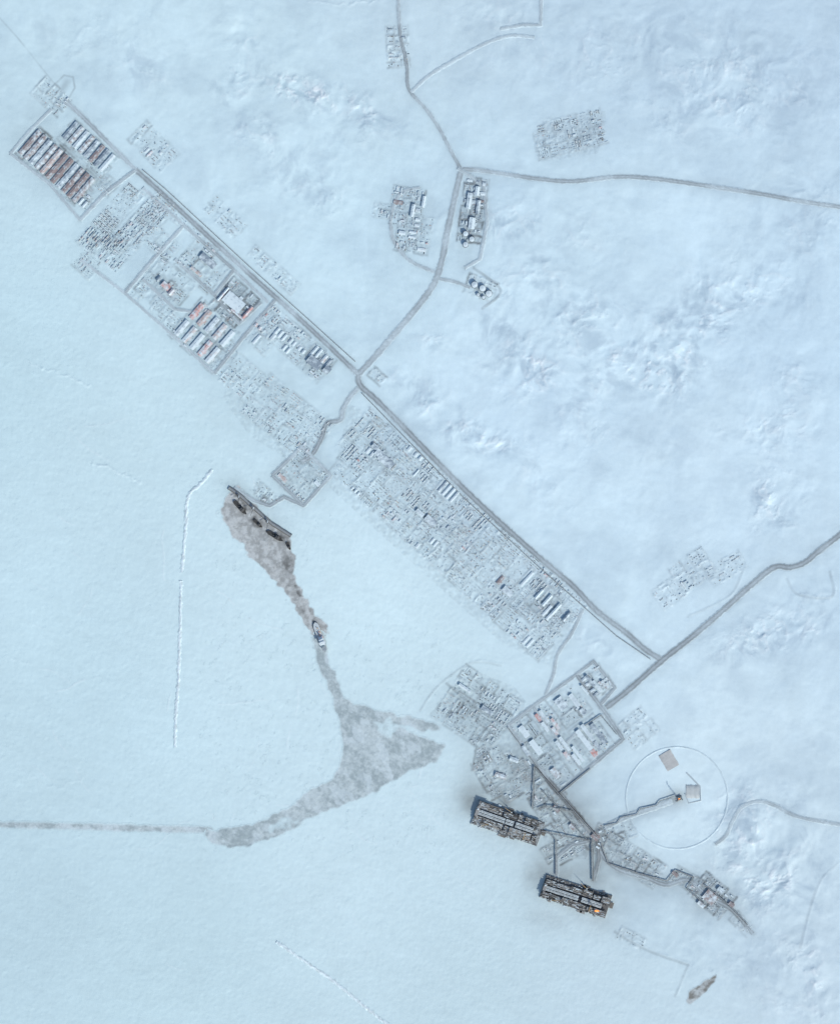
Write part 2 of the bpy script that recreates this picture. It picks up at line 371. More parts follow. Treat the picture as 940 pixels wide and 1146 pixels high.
yard((622,925),80,56,60,['cabins','cargo','containers','trucks','pipes'],36,'coast',mn=7,mx=14,dens=.9,dirt=.7,clip=[(598,880),(630,885),(668,930),(655,962),(612,962)],cl=1.2)
yard((700,958),90,30,32,['cabins','cargo','trucks'],37,'coast',mn=8,mx=15,dens=.6,dirt=.45,cl=.9)
yard((797,1002),44,32,40,['cabins','cargo'],38,'coast',mn=7,mx=14,dens=.8,dirt=.6,cl=1.2)
yard((768,985),34,18,30,['cabins','cargo'],381,'coast',mn=7,mx=12,dens=.6,dirt=.4,cl=.8)
yard((830,1034),28,14,45,['cargo'],39,'coast',mn=8,mx=14,dens=.7,dirt=.3,cl=.7)
yard((538,850),14,26,10,['cargo','cabins'],40,'coast',mn=7,mx=12,dens=.8,dirt=.5)
yard((690,932),40,22,-22,['cabins','cargo'],41,'coast',mn=7,mx=11,dens=.7,dirt=.5)
yard((706,1050),30,14,28,['cargo'],42,'coast',mn=7,mx=11,dens=.3,dirt=.2,cl=.3)
def row(b,items,wd,dth=0):
    for a,ln,v in items:
        x,y=loc(PC,a,b,PT); PL.append(('warehouse',x,y,PT+dth,ln*S/40,wd*S/16,.9,v,'plant'))
row(14,[(-33,9,1),(-20,12,3),(6,12,2),(20,9,1)],3.6); row(8,[(-30,16,2),(-10,9,1),(8,18,3),(30,14,2)],3.4); row(3,[(-16,14,1),(26,20,2)],3.0); row(36,[(-30,14,3),(-8,18,2),(28,12,0)],6)
row(-12,[(18,26,3),(36,8,1)],5.0); row(-20,[(14,22,2),(32,12,3)],4.2); row(-29,[(22,26,3)],5.4); row(-16,[(-30,14,3)],9); row(-30,[(-24,16,2),(-8,8,3)],5)
for x,y,t,l,w,v in [(186,320,T1,40,24,1),(192,327,T1+90,30,14,1),(178,312,T1+90,24,12,3),(262,338,T1,92,52,3),(250,329,T1+90,74,10,1),(277,350,T1+90,66,12,1),(266,352,T1,70,9,1),
    (233,292,T1,80,28,3),(220,304,T1,60,12,4),(352,406,T1,66,38,3),(366,414,T1,30,30,3),(432,516,42,74,34,3),(425,508,42,40,30,3),(420,500,42,30,20,3),(482,583,42,56,28,3),(470,574,42,40,18,3),(568,662,42,50,26,3),(612,672,132,60,14,3),(622,682,132,60,14,3),(603,665,132,50,12,2),(634,690,132,50,12,3),
    (525,225,98,70,20,3),(535,232,98,60,16,3),(528,250,98,50,26,3),(534,214,98,40,18,2),(794,1004,40,56,44,0),(806,996,40,30,20,3),(784,1012,40,34,16,0),(818,1012,40,26,16,0),
    (660,762,50,60,14,3),(668,768,50,60,14,2),(654,772,50,50,10,3),(676,766,50,40,12,0),(462,236,100,56,16,3),(474,226,100,50,14,2),(520,770,35,60,14,2),(545,795,35,56,20,3),(588,840,60,50,16,3),(666,936,45,34,26,0),(560,868,20,50,18,0),(575,850,20,40,18,3),(640,925,50,30,16,0),(622,905,50,34,14,0),(755,978,40,30,14,0)]:
    PL.append(('warehouse',x,y,t,l/40,w/16,1.1,v,'big'))
# ---------------------------------------------------------------- ground tone & height raster
RM=np.zeros((NY,NX))
for pts,hw,dk,sm in ROADS:
    P=smooth(pts,4) if sm else pts
    addline(RM,P,hw+1,3,1.0)
    addline(DIRT,P,hw,4.0,.42*dk)
    addline(DIRT,P,hw,12,.15*dk)
for P,w_,v in LANE:
    addline(DIRT,smooth(P,4),w_,1.6,v*1.5); addline(BANKS,[(x+2,y-1.5) for x,y in smooth(P,4)],.2,1.4,.8)
addline(DIRT,[(0,20),(20,42),(60,92)],.2,1.2,.25)
addline(DIRT,[(75,92),(68,104),(62,122)],1,5,.25)
addline(DIRT,[(64,92),(72,84),(82,86),(84,98),(76,112)],.3,1.4,.3)
CR=np.zeros((NY,NX))
for P,v in [([(30,405),(48,412),(72,420),(100,432)],1.0),([(102,518),(125,524),(142,532),(160,540)],1.2),([(345,0),(380,5),(420,2)],.8),([(20,860),(60,880),(90,872)],.4),([(10,735),(30,742)],.5)]:
    Q=[(x+random.uniform(-3,3),y+random.uniform(-2.5,2.5)) for x,y in smooth(P,3)]
    addline(BANKS,Q,.2,1.5,v*1.3)
rc=random.Random(404)   # faint wandering pressure cracks on the sea ice
for _ in range(60):
    x,y=rc.uniform(-20,560),rc.uniform(380,1160)
    if LAND[int(min(max(y-Y0,0),NY-1)),int(min(max(x-X0,0),NX-1))]>.1: continue
    a=rc.choice((rc.uniform(-.4,.5),rc.uniform(.4,1.0),rc.uniform(1.2,1.9))); Q=[(x,y)]
    for k in range(rc.randint(5,22)):
        a+=rc.uniform(-.35,.35)*.7; x+=4*math.cos(a); y+=4*math.sin(a); Q.append((x,y))
    addline(CR,Q,.1,1.2,rc.uniform(.2,.8))
CR*=(1-LAND)*np.clip((fbm(GX,GY,16,2,471)-.3)*3,0,1)
PADs=blur(np.maximum(PAD,RM),4,2)
Hb=blur(H0,14,2)
H=H0*(1-PADs)+Hb*PADs
H=H+BANKS*(0.2+1.3*vnoise(GX,GY,4,62))+PAD*2.2*(fbm(GX,GY,3.0,2,63)-.5)+CR*.7
H[RM>.95]=(Hb)[RM>.95]
halo=np.zeros((NY,NX)); soot_shade=np.zeros((NY,NX))
for x,y,rx,ry,ro,a in [(572,905,54,34,18,.55),(532,893,24,26,0,.66),(532,866,18,34,0,.25),(646,990,54,32,18,.55),(608,980,22,22,0,.64),(644,912,46,26,50,.5),(585,868,48,30,40,.4),(614,955,28,30,0,.42),(668,965,20,26,0,.4),(612,1026,30,16,20,.2),(672,1030,26,16,18,.22),(667,938,18,18,0,.6),(758,892,10,10,0,.5)]:  # soot grime plus painted shade, darkening ground where the platforms cast shadow
    soot_shade=np.maximum(soot_shade,a*gauss(x,y,rx,ry,ro))
for x,y,rx,ry,ro,a in [(700,965,60,22,30,.34),(760,985,28,14,0,.34),(795,1003,36,26,30,.42),(262,338,24,22,40,.42),(70,180,60,34,42,.28),(235,370,50,34,42,.16),(528,240,18,46,5,.32),(535,800,46,34,30,.3),(338,533,34,30,0,.2),(725,906,46,12,-22,.2),(630,820,62,56,0,.22),(300,580,30,20,40,.2),(265,550,20,14,40,.25),(508,598,160,40,42.2,.13),(465,245,30,36,0,.18),(640,150,44,22,0,.14),(352,404,18,14,40,.3),(430,515,22,16,40,.28),(482,583,22,14,40,.24),(575,660,24,18,40,.2),(610,676,30,22,50,.32),(120,265,50,40,0,.1),(780,640,50,30,0,.08),(290,450,60,40,0,.1),(186,320,18,16,0,.2),(230,300,30,24,42,.12)]:
    halo=np.maximum(halo,a*gauss(x,y,rx,ry,ro))
D=np.clip(DIRT*(.25+1.5*fbm(GX,GY,9,3,71))+halo*(.5+1.0*fbm(GX,GY,16,4,73)),0,1)
D=np.clip(D+PAD*.34*(fbm(GX,GY,3.0,2,75)-.42),0,1)
soot_shade=np.clip(soot_shade*(.5+1.0*fbm(GX,GY,18,4,79)),0,1)
CP=[(0,0,(190,217,229)),(250,60,(197,224,236)),(470,0,(193,217,230)),(700,40,(188,213,229)),(940,40,(188,213,230)),(0,400,(189,219,231)),(150,500,(194,222,233)),(100,750,(192,221,233)),(300,700,(199,226,237)),
(450,700,(201,228,239)),(0,1000,(186,214,226)),(200,1050,(189,217,228)),(400,1000,(197,223,234)),(500,1100,(191,217,228)),(700,1120,(192,216,228)),(930,1100,(195,217,230)),(850,850,(202,225,237)),(930,700,(193,218,233)),(800,520,(202,227,242)),(650,600,(202,228,242)),
(600,450,(197,223,239)),(900,350,(194,221,238)),(650,280,(199,226,240)),(400,250,(196,224,237)),(800,300,(199,225,240)),(300,150,(196,223,236))]
num=np.zeros((NY,NX,3)); den=np.zeros((NY,NX))
for x,y,c in CP:
    w=1/(((GX-x)**2+(GY-y)**2)+90.0**2)**1.6
    num+=w[...,None]*np.array(A(*c)); den+=w
T=num/den[...,None]
T*=np.array([1.0,.992,.955])*(1-LAND[...,None])+np.array([.995,.992,.962])*LAND[...,None]
mot=fbm(GX,GY,130,4,83)-.5; mot2=fbm(GX+wx,GY+wy,24,4,85)-.5; mot3=fbm((GX+GY*.5)*.5,GY-GX*.5,10,4,87)-.5; mot4=fbm(GX*.35+GY*.12,GY-GX*.2,7,3,89)-.5
T*=(1+0.11*mot+0.07*mot2*(0.35+LAND)+.035*mot3+.04*mot4)[...,None]
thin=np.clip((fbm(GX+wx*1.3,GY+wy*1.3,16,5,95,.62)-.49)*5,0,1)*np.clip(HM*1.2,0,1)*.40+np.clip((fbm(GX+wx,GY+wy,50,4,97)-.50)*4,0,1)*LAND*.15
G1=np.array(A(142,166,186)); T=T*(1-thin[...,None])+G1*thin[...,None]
brt=(np.clip((rid-.7)*4,0,1)*brk_*.35+speck*.45)*np.clip(HM,0,1)+CR*.35
brt=np.clip(brt,0,1)
T=T*(1-brt[...,None])+np.array(A(217,230,237))*brt[...,None]
G2=np.array(A(96,104,108)); D2=D[...,None]*.88; T=T*(1-D2)+G2*D2
s2_=soot_shade[...,None]*.9; T=T*(1-s2_)+np.array(A(106,110,108))*s2_  # grime and painted platform shade blended into the ground colour
cap=np.clip(BANKS/2.5,0,1)[...,None]*.4*vnoise(GX,GY,5,62)[...,None]; T=T*(1-cap)+np.array(A(206,224,234))*cap
T=np.clip(T,0.01,.93)
def hs(px,py):
    x=min(max(px-X0,0),NX-1.001); y=min(max(py-Y0,0),NY-1.001); i=int(x);j=int(y);fx=x-i;fy=y-j
    return (H[j,i]*(1-fx)+H[j,i+1]*fx)*(1-fy)+(H[j+1,i]*(1-fx)+H[j+1,i+1]*fx)*fy
def tsample(X,Y):
    ii=np.clip((X-X0).astype(int),0,NX-1); jj=np.clip((Y-Y0).astype(int),0,NY-1); return T[jj,ii],H[jj,ii]
# ---------------------------------------------------------------- ground mesh
def grid_obj(name,xa,ya,Z,C,mat,keep=None):
    ny,nx=Z.shape
    XX,YY=np.meshgrid(xa,ya)
    co=np.stack([(XX-470)*S,-(YY-573)*S,Z],-1).reshape(-1,3)
    idx=np.arange(ny*nx).reshape(ny,nx)
    q=np.stack([idx[1:,:-1],idx[1:,1:],idx[:-1,1:],idx[:-1,:-1]],-1).reshape(-1,4)
    col=np.concatenate([C,np.ones((ny,nx,1))],-1).reshape(-1,4)
    if keep is not None:
        q=q[keep.reshape(-1)]
        u,inv=np.unique(q.reshape(-1),return_inverse=True); co=co[u]; col=col[u]; q=inv.reshape(-1,4)
    me=bpy.data.meshes.new(name)
    me.vertices.add(len(co)); me.vertices.foreach_set('co',co.astype(np.float32).ravel())
    me.loops.add(q.size); me.loops.foreach_set('vertex_index',q.astype(np.int32).ravel())
    me.polygons.add(len(q)); me.polygons.foreach_set('loop_start',(np.arange(len(q))*4).astype(np.int32))
    me.polygons.foreach_set('use_smooth',np.ones(len(q),bool))
    me.update(calc_edges=True)
    at=me.attributes.new('tone','FLOAT_COLOR','POINT'); at.data.foreach_set('color',col.astype(np.float32).ravel())
    me.materials.append(mat)
    ob=bpy.data.objects.new(name,me); COL.objects.link(ob); return ob
def reg(ob,label,cat,group=None,kind=None):
    ob['label']=label; ob['category']=cat
    if group: ob['group']=group
    if kind: ob['kind']=kind
    return ob
pad_steps=np.array([4,10,20,40,80,160,320,640,1300,2600])
xa=np.concatenate([X0-pad_steps[::-1],xs,X1+pad_steps]); ya=np.concatenate([Y0-pad_steps[::-1],ys,Y1+pad_steps])
n=len(pad_steps)
Hp=np.pad(H,n,mode='edge'); Tp=np.pad(T,[(n,n),(n,n),(0,0)],mode='edge')
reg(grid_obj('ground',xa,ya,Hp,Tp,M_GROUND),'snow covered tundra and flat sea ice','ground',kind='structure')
# ---------------------------------------------------------------- ribbons
rz=[0.0]
def mixc(a,b,t): return tuple(a[k]*(1-t)+b[k]*t for k in range(3))
def ribbon(name,pts,prof,label,cat,mat=M_ROAD,noise=.12,kind='structure',zfun=None,seed=0,lump=0,drift=0,snowc=None,blend=None):
    rr=random.Random(seed); rz[0]+=0.03
    n=len(pts); m=len(prof); co=[];cl=[];fa=[]
    P=np.array(pts,float)
    tg=np.gradient(P,axis=0); ln=np.hypot(tg[:,0],tg[:,1])+1e-9; tg/=ln[:,None]
    zz=np.array([hs(*p) if zfun is None else zfun(p) for p in pts])
    dr=fbm(P[:,0],P[:,1],26,3,900+seed)
    if n>5:
        k=np.ones(5)/5; zz=np.convolve(np.pad(zz,2,mode='edge'),k,'valid')
    for i in range(n):
        nx_,ny_=-tg[i,1],tg[i,0]; jit=1+rr.uniform(-noise,noise)
        cv=drift*min(1,max(0,(dr[i]-.42)*4))
        for j,(o,z,c) in enumerate(prof):
            x=P[i,0]+nx_*o*(jit if abs(o)>.1 else 1); y=P[i,1]+ny_*o*jit
            co.append((WX(x),WY(y),zz[i]+z+rz[0]*(z>0)+(rr.uniform(-lump,lump) if z>0 else 0)))
            f=1+rr.uniform(-noise,noise)*.7
            if drift: c=mixc(c,snowc,min(.8,cv*rr.uniform(.6,1.2)))
            if blend and blend[j]>0:
                tc=T[int(min(max(y-Y0,0),NY-1)),int(min(max(x-X0,0),NX-1))]; c=mixc(c,tc,blend[j])
            cl.append((min(.93,c[0]*f),min(.93,c[1]*f),min(.93,c[2]*f),1))
    for i in range(n-1):
        for j in range(m-1):
            a=i*m+j; fa.append((a,a+1,a+m+1,a+m))
    me=bpy.data.meshes.new(name); me.from_pydata(co,[],fa)
    at=me.attributes.new('tone','FLOAT_COLOR','POINT'); at.data.foreach_set('color',np.array(cl,np.float32).ravel())
    me.materials.append(mat); me.update()
    if me.polygons[len(me.polygons)//2].normal.z<0: me.flip_normals()
    me.polygons.foreach_set('use_smooth',np.ones(len(me.polygons),bool))
    ob=bpy.data.objects.new(name,me); COL.objects.link(ob); reg(ob,label,cat,kind=kind); return ob
for i,(pts,hw,dk,sm) in enumerate(ROADS):
    P=smooth(pts,2) if sm else lin_res(pts,2)
    snowc=A(188,209,219); ed=A(98,106,110) if dk<.9 else A(78,82,84); md=A(140,153,161) if dk<.9 else A(118,123,125)
    edge=mixc(snowc,ed,min(1,.08+.85*dk)); mid=mixc(snowc,md,min(1,.1+.85*dk))
    toe=mixc(snowc,A(146,162,172),dk*.8)
    prof=[(-hw-2.4,-1.2,toe),(-hw-1.1,.25,toe),(-hw,.8,edge),(-hw+min(.7,hw*.45),.85,edge),(-hw*.3,.9,mid),(hw*.3,.9,mid),(hw-min(.7,hw*.45),.85,edge),(hw,.8,edge),(hw+1.1,.25,toe),(hw+2.4,-1.2,toe)]
    ribbon('road',P,prof,'packed snow road with dark ploughed edges on raised embankment','road',seed=i,noise=.14,drift=.6 if dk<.75 else .35,snowc=snowc,blend=[1,.7,.15,.05,0,0,.05,.15,.7,1])
def brk(pts,hw,z,label,seed):
    c=A(202,220,229); d=A(184,205,215)
    Q=[(x+random.uniform(-.5,.5),y+random.uniform(-.5,.5)) for x,y in smooth(pts,2)]
    ribbon('breakwater',Q,[(-hw*1.6,-.2,d),(-hw*.6,z*.8,c),(0,z,c),(hw*.6,z*.7,c),(hw*1.6,-.2,d)],label,'breakwater',M_GROUND,.35,kind=None,seed=seed,lump=.4,blend=[1,.4,.1,.4,1])
brk([(238,525),(226,540),(211,556),(208,590),(204,640)],1.5,1.3,'long snow covered rubble breakwater crossing the sea ice',1)
brk([(203,650),(202,700),(200,760),(197,800),(196,836)],1.4,1.0,'long snow covered rubble breakwater crossing the sea ice',2)
brk([(310,1054),(340,1075),(372,1097),(405,1124),(436,1148),(500,1196)],1.5,1.3,'straight snow covered rubble breakwater on sea ice',3)
C=(757,893); ring=[(C[0]+57*math.cos(a),C[1]+57*math.sin(a)) for a in np.linspace(0,2*math.pi,121)]
snowc=A(190,212,223)
ribbon('path',ring,[(-1.4,-.3,snowc),(-.4,.2,A(166,186,197)),(.4,.15,A(170,190,201)),(1.4,-.3,snowc)],'round snow berm track around the flare pad','path',seed=77,blend=[1,.5,.5,1],drift=.8,snowc=snowc)
def slab(cx,cy,th,w,h,c,label,seed):
    L=[loc((cx,cy),a,0,th) for a in np.linspace(-w/2,w/2,12)]
    d=mixc(c,A(190,212,222),.5)
    ribbon('pavement',L,[(-h/2-.8,-.6,d),(-h/2,.7,c),(-h/6,.75,c),(h/6,.75,c),(h/2,.7,c),(h/2+.8,-.6,d)],label,'pad',seed=seed,noise=.08)
slab(748,851,60,20,14,A(174,181,183),'flat tan gravel pad on the snow',61)
slab(775,886,0,15,14,A(176,188,192),'flat grey gravel pad with pale rim',62)
ribbon('path',[(768,865),(783,880),(784,896),(770,899),(766,888)],[(-1.2,-.4,snowc),(-.3,.5,A(160,176,184)),(.3,.5,A(160,176,184)),(1.2,-.4,snowc)],'narrow service track on flare pad','path',seed=64)
# ---------------------------------------------------------------- brash ice areas
def brash(name,polys,holes,lines,res,tonefun,label,cat,seed,z=.35,edge=7,feather=4,soft=.62,rag=.4):
    allp=[p for P in polys for p in P]+[p for L,_ in lines for p in L]
    xa_=np.arange(min(p[0] for p in allp)-8,max(p[0] for p in allp)+8,res); ya_=np.arange(min(p[1] for p in allp)-8,max(p[1] for p in allp)+8,res)
    X,Y=np.meshgrid(xa_,ya_)
    wx_=(fbm(X,Y,12,5,seed,.65)-.5)*edge*2; wy_=(fbm(X,Y,12,5,seed+5,.65)-.5)*edge*2
    m=np.zeros(X.shape,bool)
    for P in polys: m|=inpoly(X+wx_,Y+wy_,P)
    m=m.astype(float)
    for P in holes: m*=1-.72*inpoly(X+wx_*2,Y+wy_*2,P)
    for L,w in lines:
        d=np.full(X.shape,1e9)
        for p,q in zip(L[:-1],L[1:]): d=np.minimum(d,segd(X,Y,p,q))
        m=np.maximum(m,(d+wx_*.12)<w)
    B=blur(m,feather,2)
    B=B+rag*(fbm((X+Y*.6),(Y-X*.6)*.5,6,5,seed+21,.66)-.5)*(B<.97)
    m2=B>.10
    keep=m2[:-1,:-1]&m2[1:,:-1]&m2[:-1,1:]&m2[1:,1:]
    Tg,Hg=tsample(X,Y)
    f=np.clip((B-.10)/soft,0,1)[...,None]
    Z=Hg+z+.25*(fbm(X,Y,3,2,seed+9)-.5)
    return reg(grid_obj(name,xa_,ya_,Z,tonefun(X,Y)*f+Tg*(1-f),M_BRASH,keep),label,cat,kind='structure')
def tone_ch(X,Y):
    n=fbm(X,Y,4,4,311,.65)[...,None]; n2=fbm((X+Y*.5)*.4,Y-X*.5,8,5,317,.6)[...,None]; n3=fbm(X,Y,20,3,319)[...,None]
    s=np.clip((n*.4+n2*.35+n3*.25-.5)*4.6+.5,0,1)
    c=np.array(A(152,170,176))*(1-s)+np.array(A(182,200,206))*s
    f=np.clip((fbm((X+Y)*.6,Y-X,14,4,313)-.56)*7,0,1)[...,None]
    return c*(1-f*.6)+np.array(A(194,213,221))*f*.6
def tone_port(X,Y):
    n=fbm(X,Y,5,5,411,.62)[...,None]; s=np.clip((n-.5)*3.2+.5,0,1)
    c=np.array(A(152,160,162))*(1-s)+np.array(A(182,192,195))*s
    k2=np.exp(-(((X-321)/8)**2+((Y-632)/14)**2))[...,None]*.65*np.clip((fbm(X,Y,5,3,417)-.3)*3,0,1)[...,None]
    d=np.minimum(segd(X,Y,(259,552),(290,588)),segd(X,Y,(290,588),(324,608)))
    k=np.exp(-(d/5.0)**2)[...,None]*np.clip((fbm(X,Y,7,3,415)-.40)*4,0,1)[...,None]*.9
    k=np.maximum(k,k2)
    d3=segd(X,Y,(322,645),(356,708)); k3=np.exp(-(d3/4)**2)[...,None]*np.clip((fbm(X,Y,6,3,419)-.48)*6,0,1)[...,None]*.85
    k=np.maximum(k,k3)
    return c*(1-k)+np.array(A(74,76,76))*k
ch=[(353,706),(364,708),(369,742),(383,779),(397,787),(425,796),(460,803),(493,813),(494,819),(455,812),(440,811),(470,824),(499,834),(486,852),(455,866),(420,884),(392,898),(360,908),(330,924),(296,942),(262,948),(236,943),(232,930),(270,925),(300,917),(325,903),(345,888),(372,872),(382,850),(383,820),(374,788),(362,756),(353,728)]
brash('ice_channel',[ch],[[(412,805),(440,807),(458,814),(444,822),(424,820)],[(300,927),(335,910),(360,902),(330,918),(304,934)]],[],.5,tone_ch,'grey refrozen brash ice in the turning basin','ice channel',301,edge=6,z=.45,feather=3,soft=.6,rag=.55)
brash('ice_channel',[],[],[([(-60,921),(0,923),(120,926),(236,929)],3.0)],.6,tone_ch,'narrow grey icebreaker track through sea ice','ice channel',321,z=.35,feather=3)
port=[(256,552),(266,545),(282,562),(300,582),(324,600),(328,618),(327,638),(336,658),(350,684),(366,706),(366,722),(355,722),(346,704),(336,684),(323,668),(302,642),(280,620),(258,600),(249,575)]
brash('harbour_water',[port],[],[],.5,tone_port,'brown grey broken ice and open water beside quay','water',331,edge=7,feather=2,rag=.5)
tb=lambda X,Y: (lambda s: np.array(A(124,128,126))*(1-s)+np.array(A(176,188,192))*s)(np.clip((fbm(X,Y,6,4,511)-.5)*3+.5,0,1)[...,None])
brash('frozen_water',[[(768,1120),(772,1110),(790,1098),(802,1091),(800,1099),(786,1112),(772,1124)]],[],[],.5,tb,'brown dirty ice patch near the shore','ice patch',341,z=.5,edge=3,feather=2)
# ---------------------------------------------------------------- mesh builder
class MB:
    def __init__(s): s.v=[];s.f=[];s.m=[];s.mats=[]
    def mi(s,mat):
        if mat not in s.mats: s.mats.append(mat)
        return s.mats.index(mat)
    def poly(s,vs,fs,mat):
        o=len(s.v); s.v+=vs; k=s.mi(mat)
        for f in fs: s.f.append(tuple(o+i for i in f)); s.m.append(k)
    def box(s,x,y,z,sx,sy,sz,mat,top=None,rot=0,tap=1.0):
        c,sn=math.cos(rot),math.sin(rot); vs=[]
        for dz in (0,1):
            t=tap if dz else 1
            for a,b in ((-1,-1),(1,-1),(1,1),(-1,1)):
                lx,ly=a*sx/2*t,b*sy/2*t; vs.append((x+lx*c-ly*sn,y+lx*sn+ly*c,z+dz*sz))
        s.poly(vs,[(0,1,5,4),(1,2,6,5),(2,3,7,6),(3,0,4,7),(3,2,1,0)],mat)
        o=len(s.v)-8; s.f.append((o+4,o+5,o+6,o+7)); s.m.append(s.mi(top or mat))
    def cyl(s,x,y,z,r,h,mat,top=None,n=16,r2=None,axis='z'):
        r2=r if r2 is None else r2; vs=[]
        for k,(rr,t) in enumerate(((r,0),(r2,h))):
            for i in range(n):
                a=2*math.pi*i/n; ca,sa=math.cos(a)*rr,math.sin(a)*rr
                if axis=='z': vs.append((x+ca,y+sa,z+t))
                elif axis=='x': vs.append((x+t,y+ca,z+sa))
                else: vs.append((x+ca,y+t,z+sa))
        fs=[(i,(i+1)%n,n+(i+1)%n,n+i) for i in range(n)]
        s.poly(vs,fs,mat); o=len(s.v)-2*n
        s.f.append(tuple(o+n+i for i in range(n))); s.m.append(s.mi(top or mat))
        s.f.append(tuple(o+n-1-i for i in range(n))); s.m.append(s.mi(mat))
    def beam(s,p,q,w,mat):
        p=Vector(p);q=Vector(q);d=(q-p).normalized(); up=Vector((0,0,1)) if abs(d.z)<.9 else Vector((1,0,0))
        a=d.cross(up).normalized()*w/2; b=d.cross(a).normalized()*w/2
        vs=[tuple(e+i*a+j*b) for e in (p,q) for i,j in ((-1,-1),(1,-1),(1,1),(-1,1))]
        s.poly(vs,[(0,1,5,4),(1,2,6,5),(2,3,7,6),(3,0,4,7),(3,2,1,0),(4,5,6,7)],mat)
    def mesh(s,name,sm=False):
        me=bpy.data.meshes.new(name); me.from_pydata(s.v,[],s.f)
        for m in s.mats: me.materials.append(m)
        me.polygons.foreach_set('material_index',s.m); me.update()
        return me
grey=cmat('grey_steel',A(134,148,157)); dark=cmat('dark_steel',A(86,92,96)); white=cmat('white_panel',A(194,209,216)); brown=cmat('brown_steel',A(124,120,114)); glass=cmat('dark_window',A(70,82,92),rough=.3)
black=cmat('black_steel',A(56,58,60)); yellow=cmat('yellow_paint',A(190,160,96)); concrete=cmat('concrete',A(128,132,132)); redp=cmat('red_paint',A(176,104,98))
WC=[A(148,132,130),A(186,140,136),A(190,205,213),A(126,144,158),A(176,160,154)]
WN=['brown','red','white','blue grey','orange brown']
wallm=[cmat('wall_'+WN[i].replace(' ','_'),WC[i]) for i in range(5)]
RC=[A(142,136,138),A(188,150,148),A(176,195,205),A(134,152,166),A(180,170,168)]
roofm=[cmat('roof_'+WN[i].replace(' ','_'),RC[i],snow=[.46,.50,.68,.56,.56][i],sc=.06) for i in range(5)]
snowm=cmat('snow_cap',A(172,191,202),snow=.66,sc=.1)
def me_warehouse(v):
    b=MB(); L,W,h=40,16,6; w=wallm[v]; r=roofm[v]
    b.box(0,0,-1.5,L,W,h+1.5,w)
    o=.8; rh=2.2
    vs=[(-L/2-o,-W/2-o,h-.2),(L/2+o,-W/2-o,h-.2),(L/2+o,0,h+rh),(-L/2-o,0,h+rh),(-L/2-o,W/2+o,h-.2),(L/2+o,W/2+o,h-.2),
        (-L/2-o,-W/2-o,h+.25),(L/2+o,-W/2-o,h+.25),(L/2+o,0,h+rh+.45),(-L/2-o,0,h+rh+.45),(-L/2-o,W/2+o,h+.25),(L/2+o,W/2+o,h+.25)]
    b.poly(vs,[(6,7,8,9),(9,8,11,10),(0,3,2,1),(3,4,5,2),(0,1,7,6),(4,10,11,5),(0,6,9,3),(3,9,10,4),(1,2,8,7),(2,5,11,8)],r)
    for k in range(4): b.box(-15+k*10,0,h+rh,1.8,1.8,1.6,grey,snowm)
    b.box(L/2+.03,0,0,.3,5,4.2,dark); b.box(-L/2-.03,0,0,.3,5,4.2,dark)
    for k in range(6):
        for sd in (-1,1): b.box(-15+k*6,sd*(W/2+.03),2.6,2.2,.2,1.3,glass)
    b.box(6,W/2+2.4,-1,7,5,4,w,r); b.box(-12,-W/2-1.8,-1,4,3.4,3.4,grey,snowm)
    return b.mesh('warehouse')
def me_container(v):
    b=MB(); c=[A(168,132,126),A(118,142,160),A(178,190,196),A(134,152,150),A(172,152,132)][v]
    m=cmat('container_paint_%s'%['red','blue','white','green','orange'][v],c); t=cmat('container_top_%s'%['red','blue','white','green','orange'][v],c,snow=.62)
    b.box(0,0,0,12.0,2.3,2.55,m,t)
    for k in range(13):
        for sd in (-1,1): b.box(-5.5+k*.92,sd*1.17,.2,.4,.1,2.1,m)
    for x in (-6,6):
        for y in (-1.12,1.12): b.box(x,y,0,.25,.22,2.6,dark)
    b.box(6.06,-.55,.15,.08,1,2.2,m); b.box(6.06,.55,.15,.08,1,2.2,m)
    return b.mesh('shipping_container')
def me_cabin(v):
    b=MB(); w=wallm[[2,3,2,1,4][v]]
    b.box(0,0,.3,12,6,3.2,w); b.box(0,0,3.5,12.6,6.6,.35,grey,cmat('cabin_roof_%d'%v,RC[[2,3,2,1,4][v]],snow=.62,sc=.09))
    for k in range(3): b.box(-4+k*3.4,-3.03,1.5,1.4,.1,1.1,glass); b.box(-4+k*3.4,3.03,1.5,1.4,.1,1.1,glass)
    b.box(4.6,-3.04,.4,1,.12,2.1,dark); b.box(3,1,3.85,1.6,1.2,.9,grey,snowm); b.box(4.6,-3.8,-.4,1.8,1.4,.8,dark)
    for x in (-5,0,5): b.box(x,0,-.6,.4,5.4,.9,dark)
    return b.mesh('portable_cabin')
def me_cargo(v):
    r=random.Random(v+50); b=MB()
    x=-14
    b.box(0,0,-.5,28,8,.8,grey,cmat('pallet_snow',A(150,168,178),snow=.6))
    while x<13:
        l=r.uniform(2.5,6.5); y=-3.6
        while y<3:
            w=r.uniform(1.8,3.6)
            if r.random()<.8:
                mt=r.choice([grey,dark,wallm[3],wallm[4],brown,white])
                b.box(x+l/2,y+w/2,.3,l*.86,w*.86,r.uniform(.9,3.6),mt,r.choice([snowm,snowm,mt]),rot=r.uniform(-.05,.05))
            y+=w
        x+=l
    return b.mesh('cargo_stack')
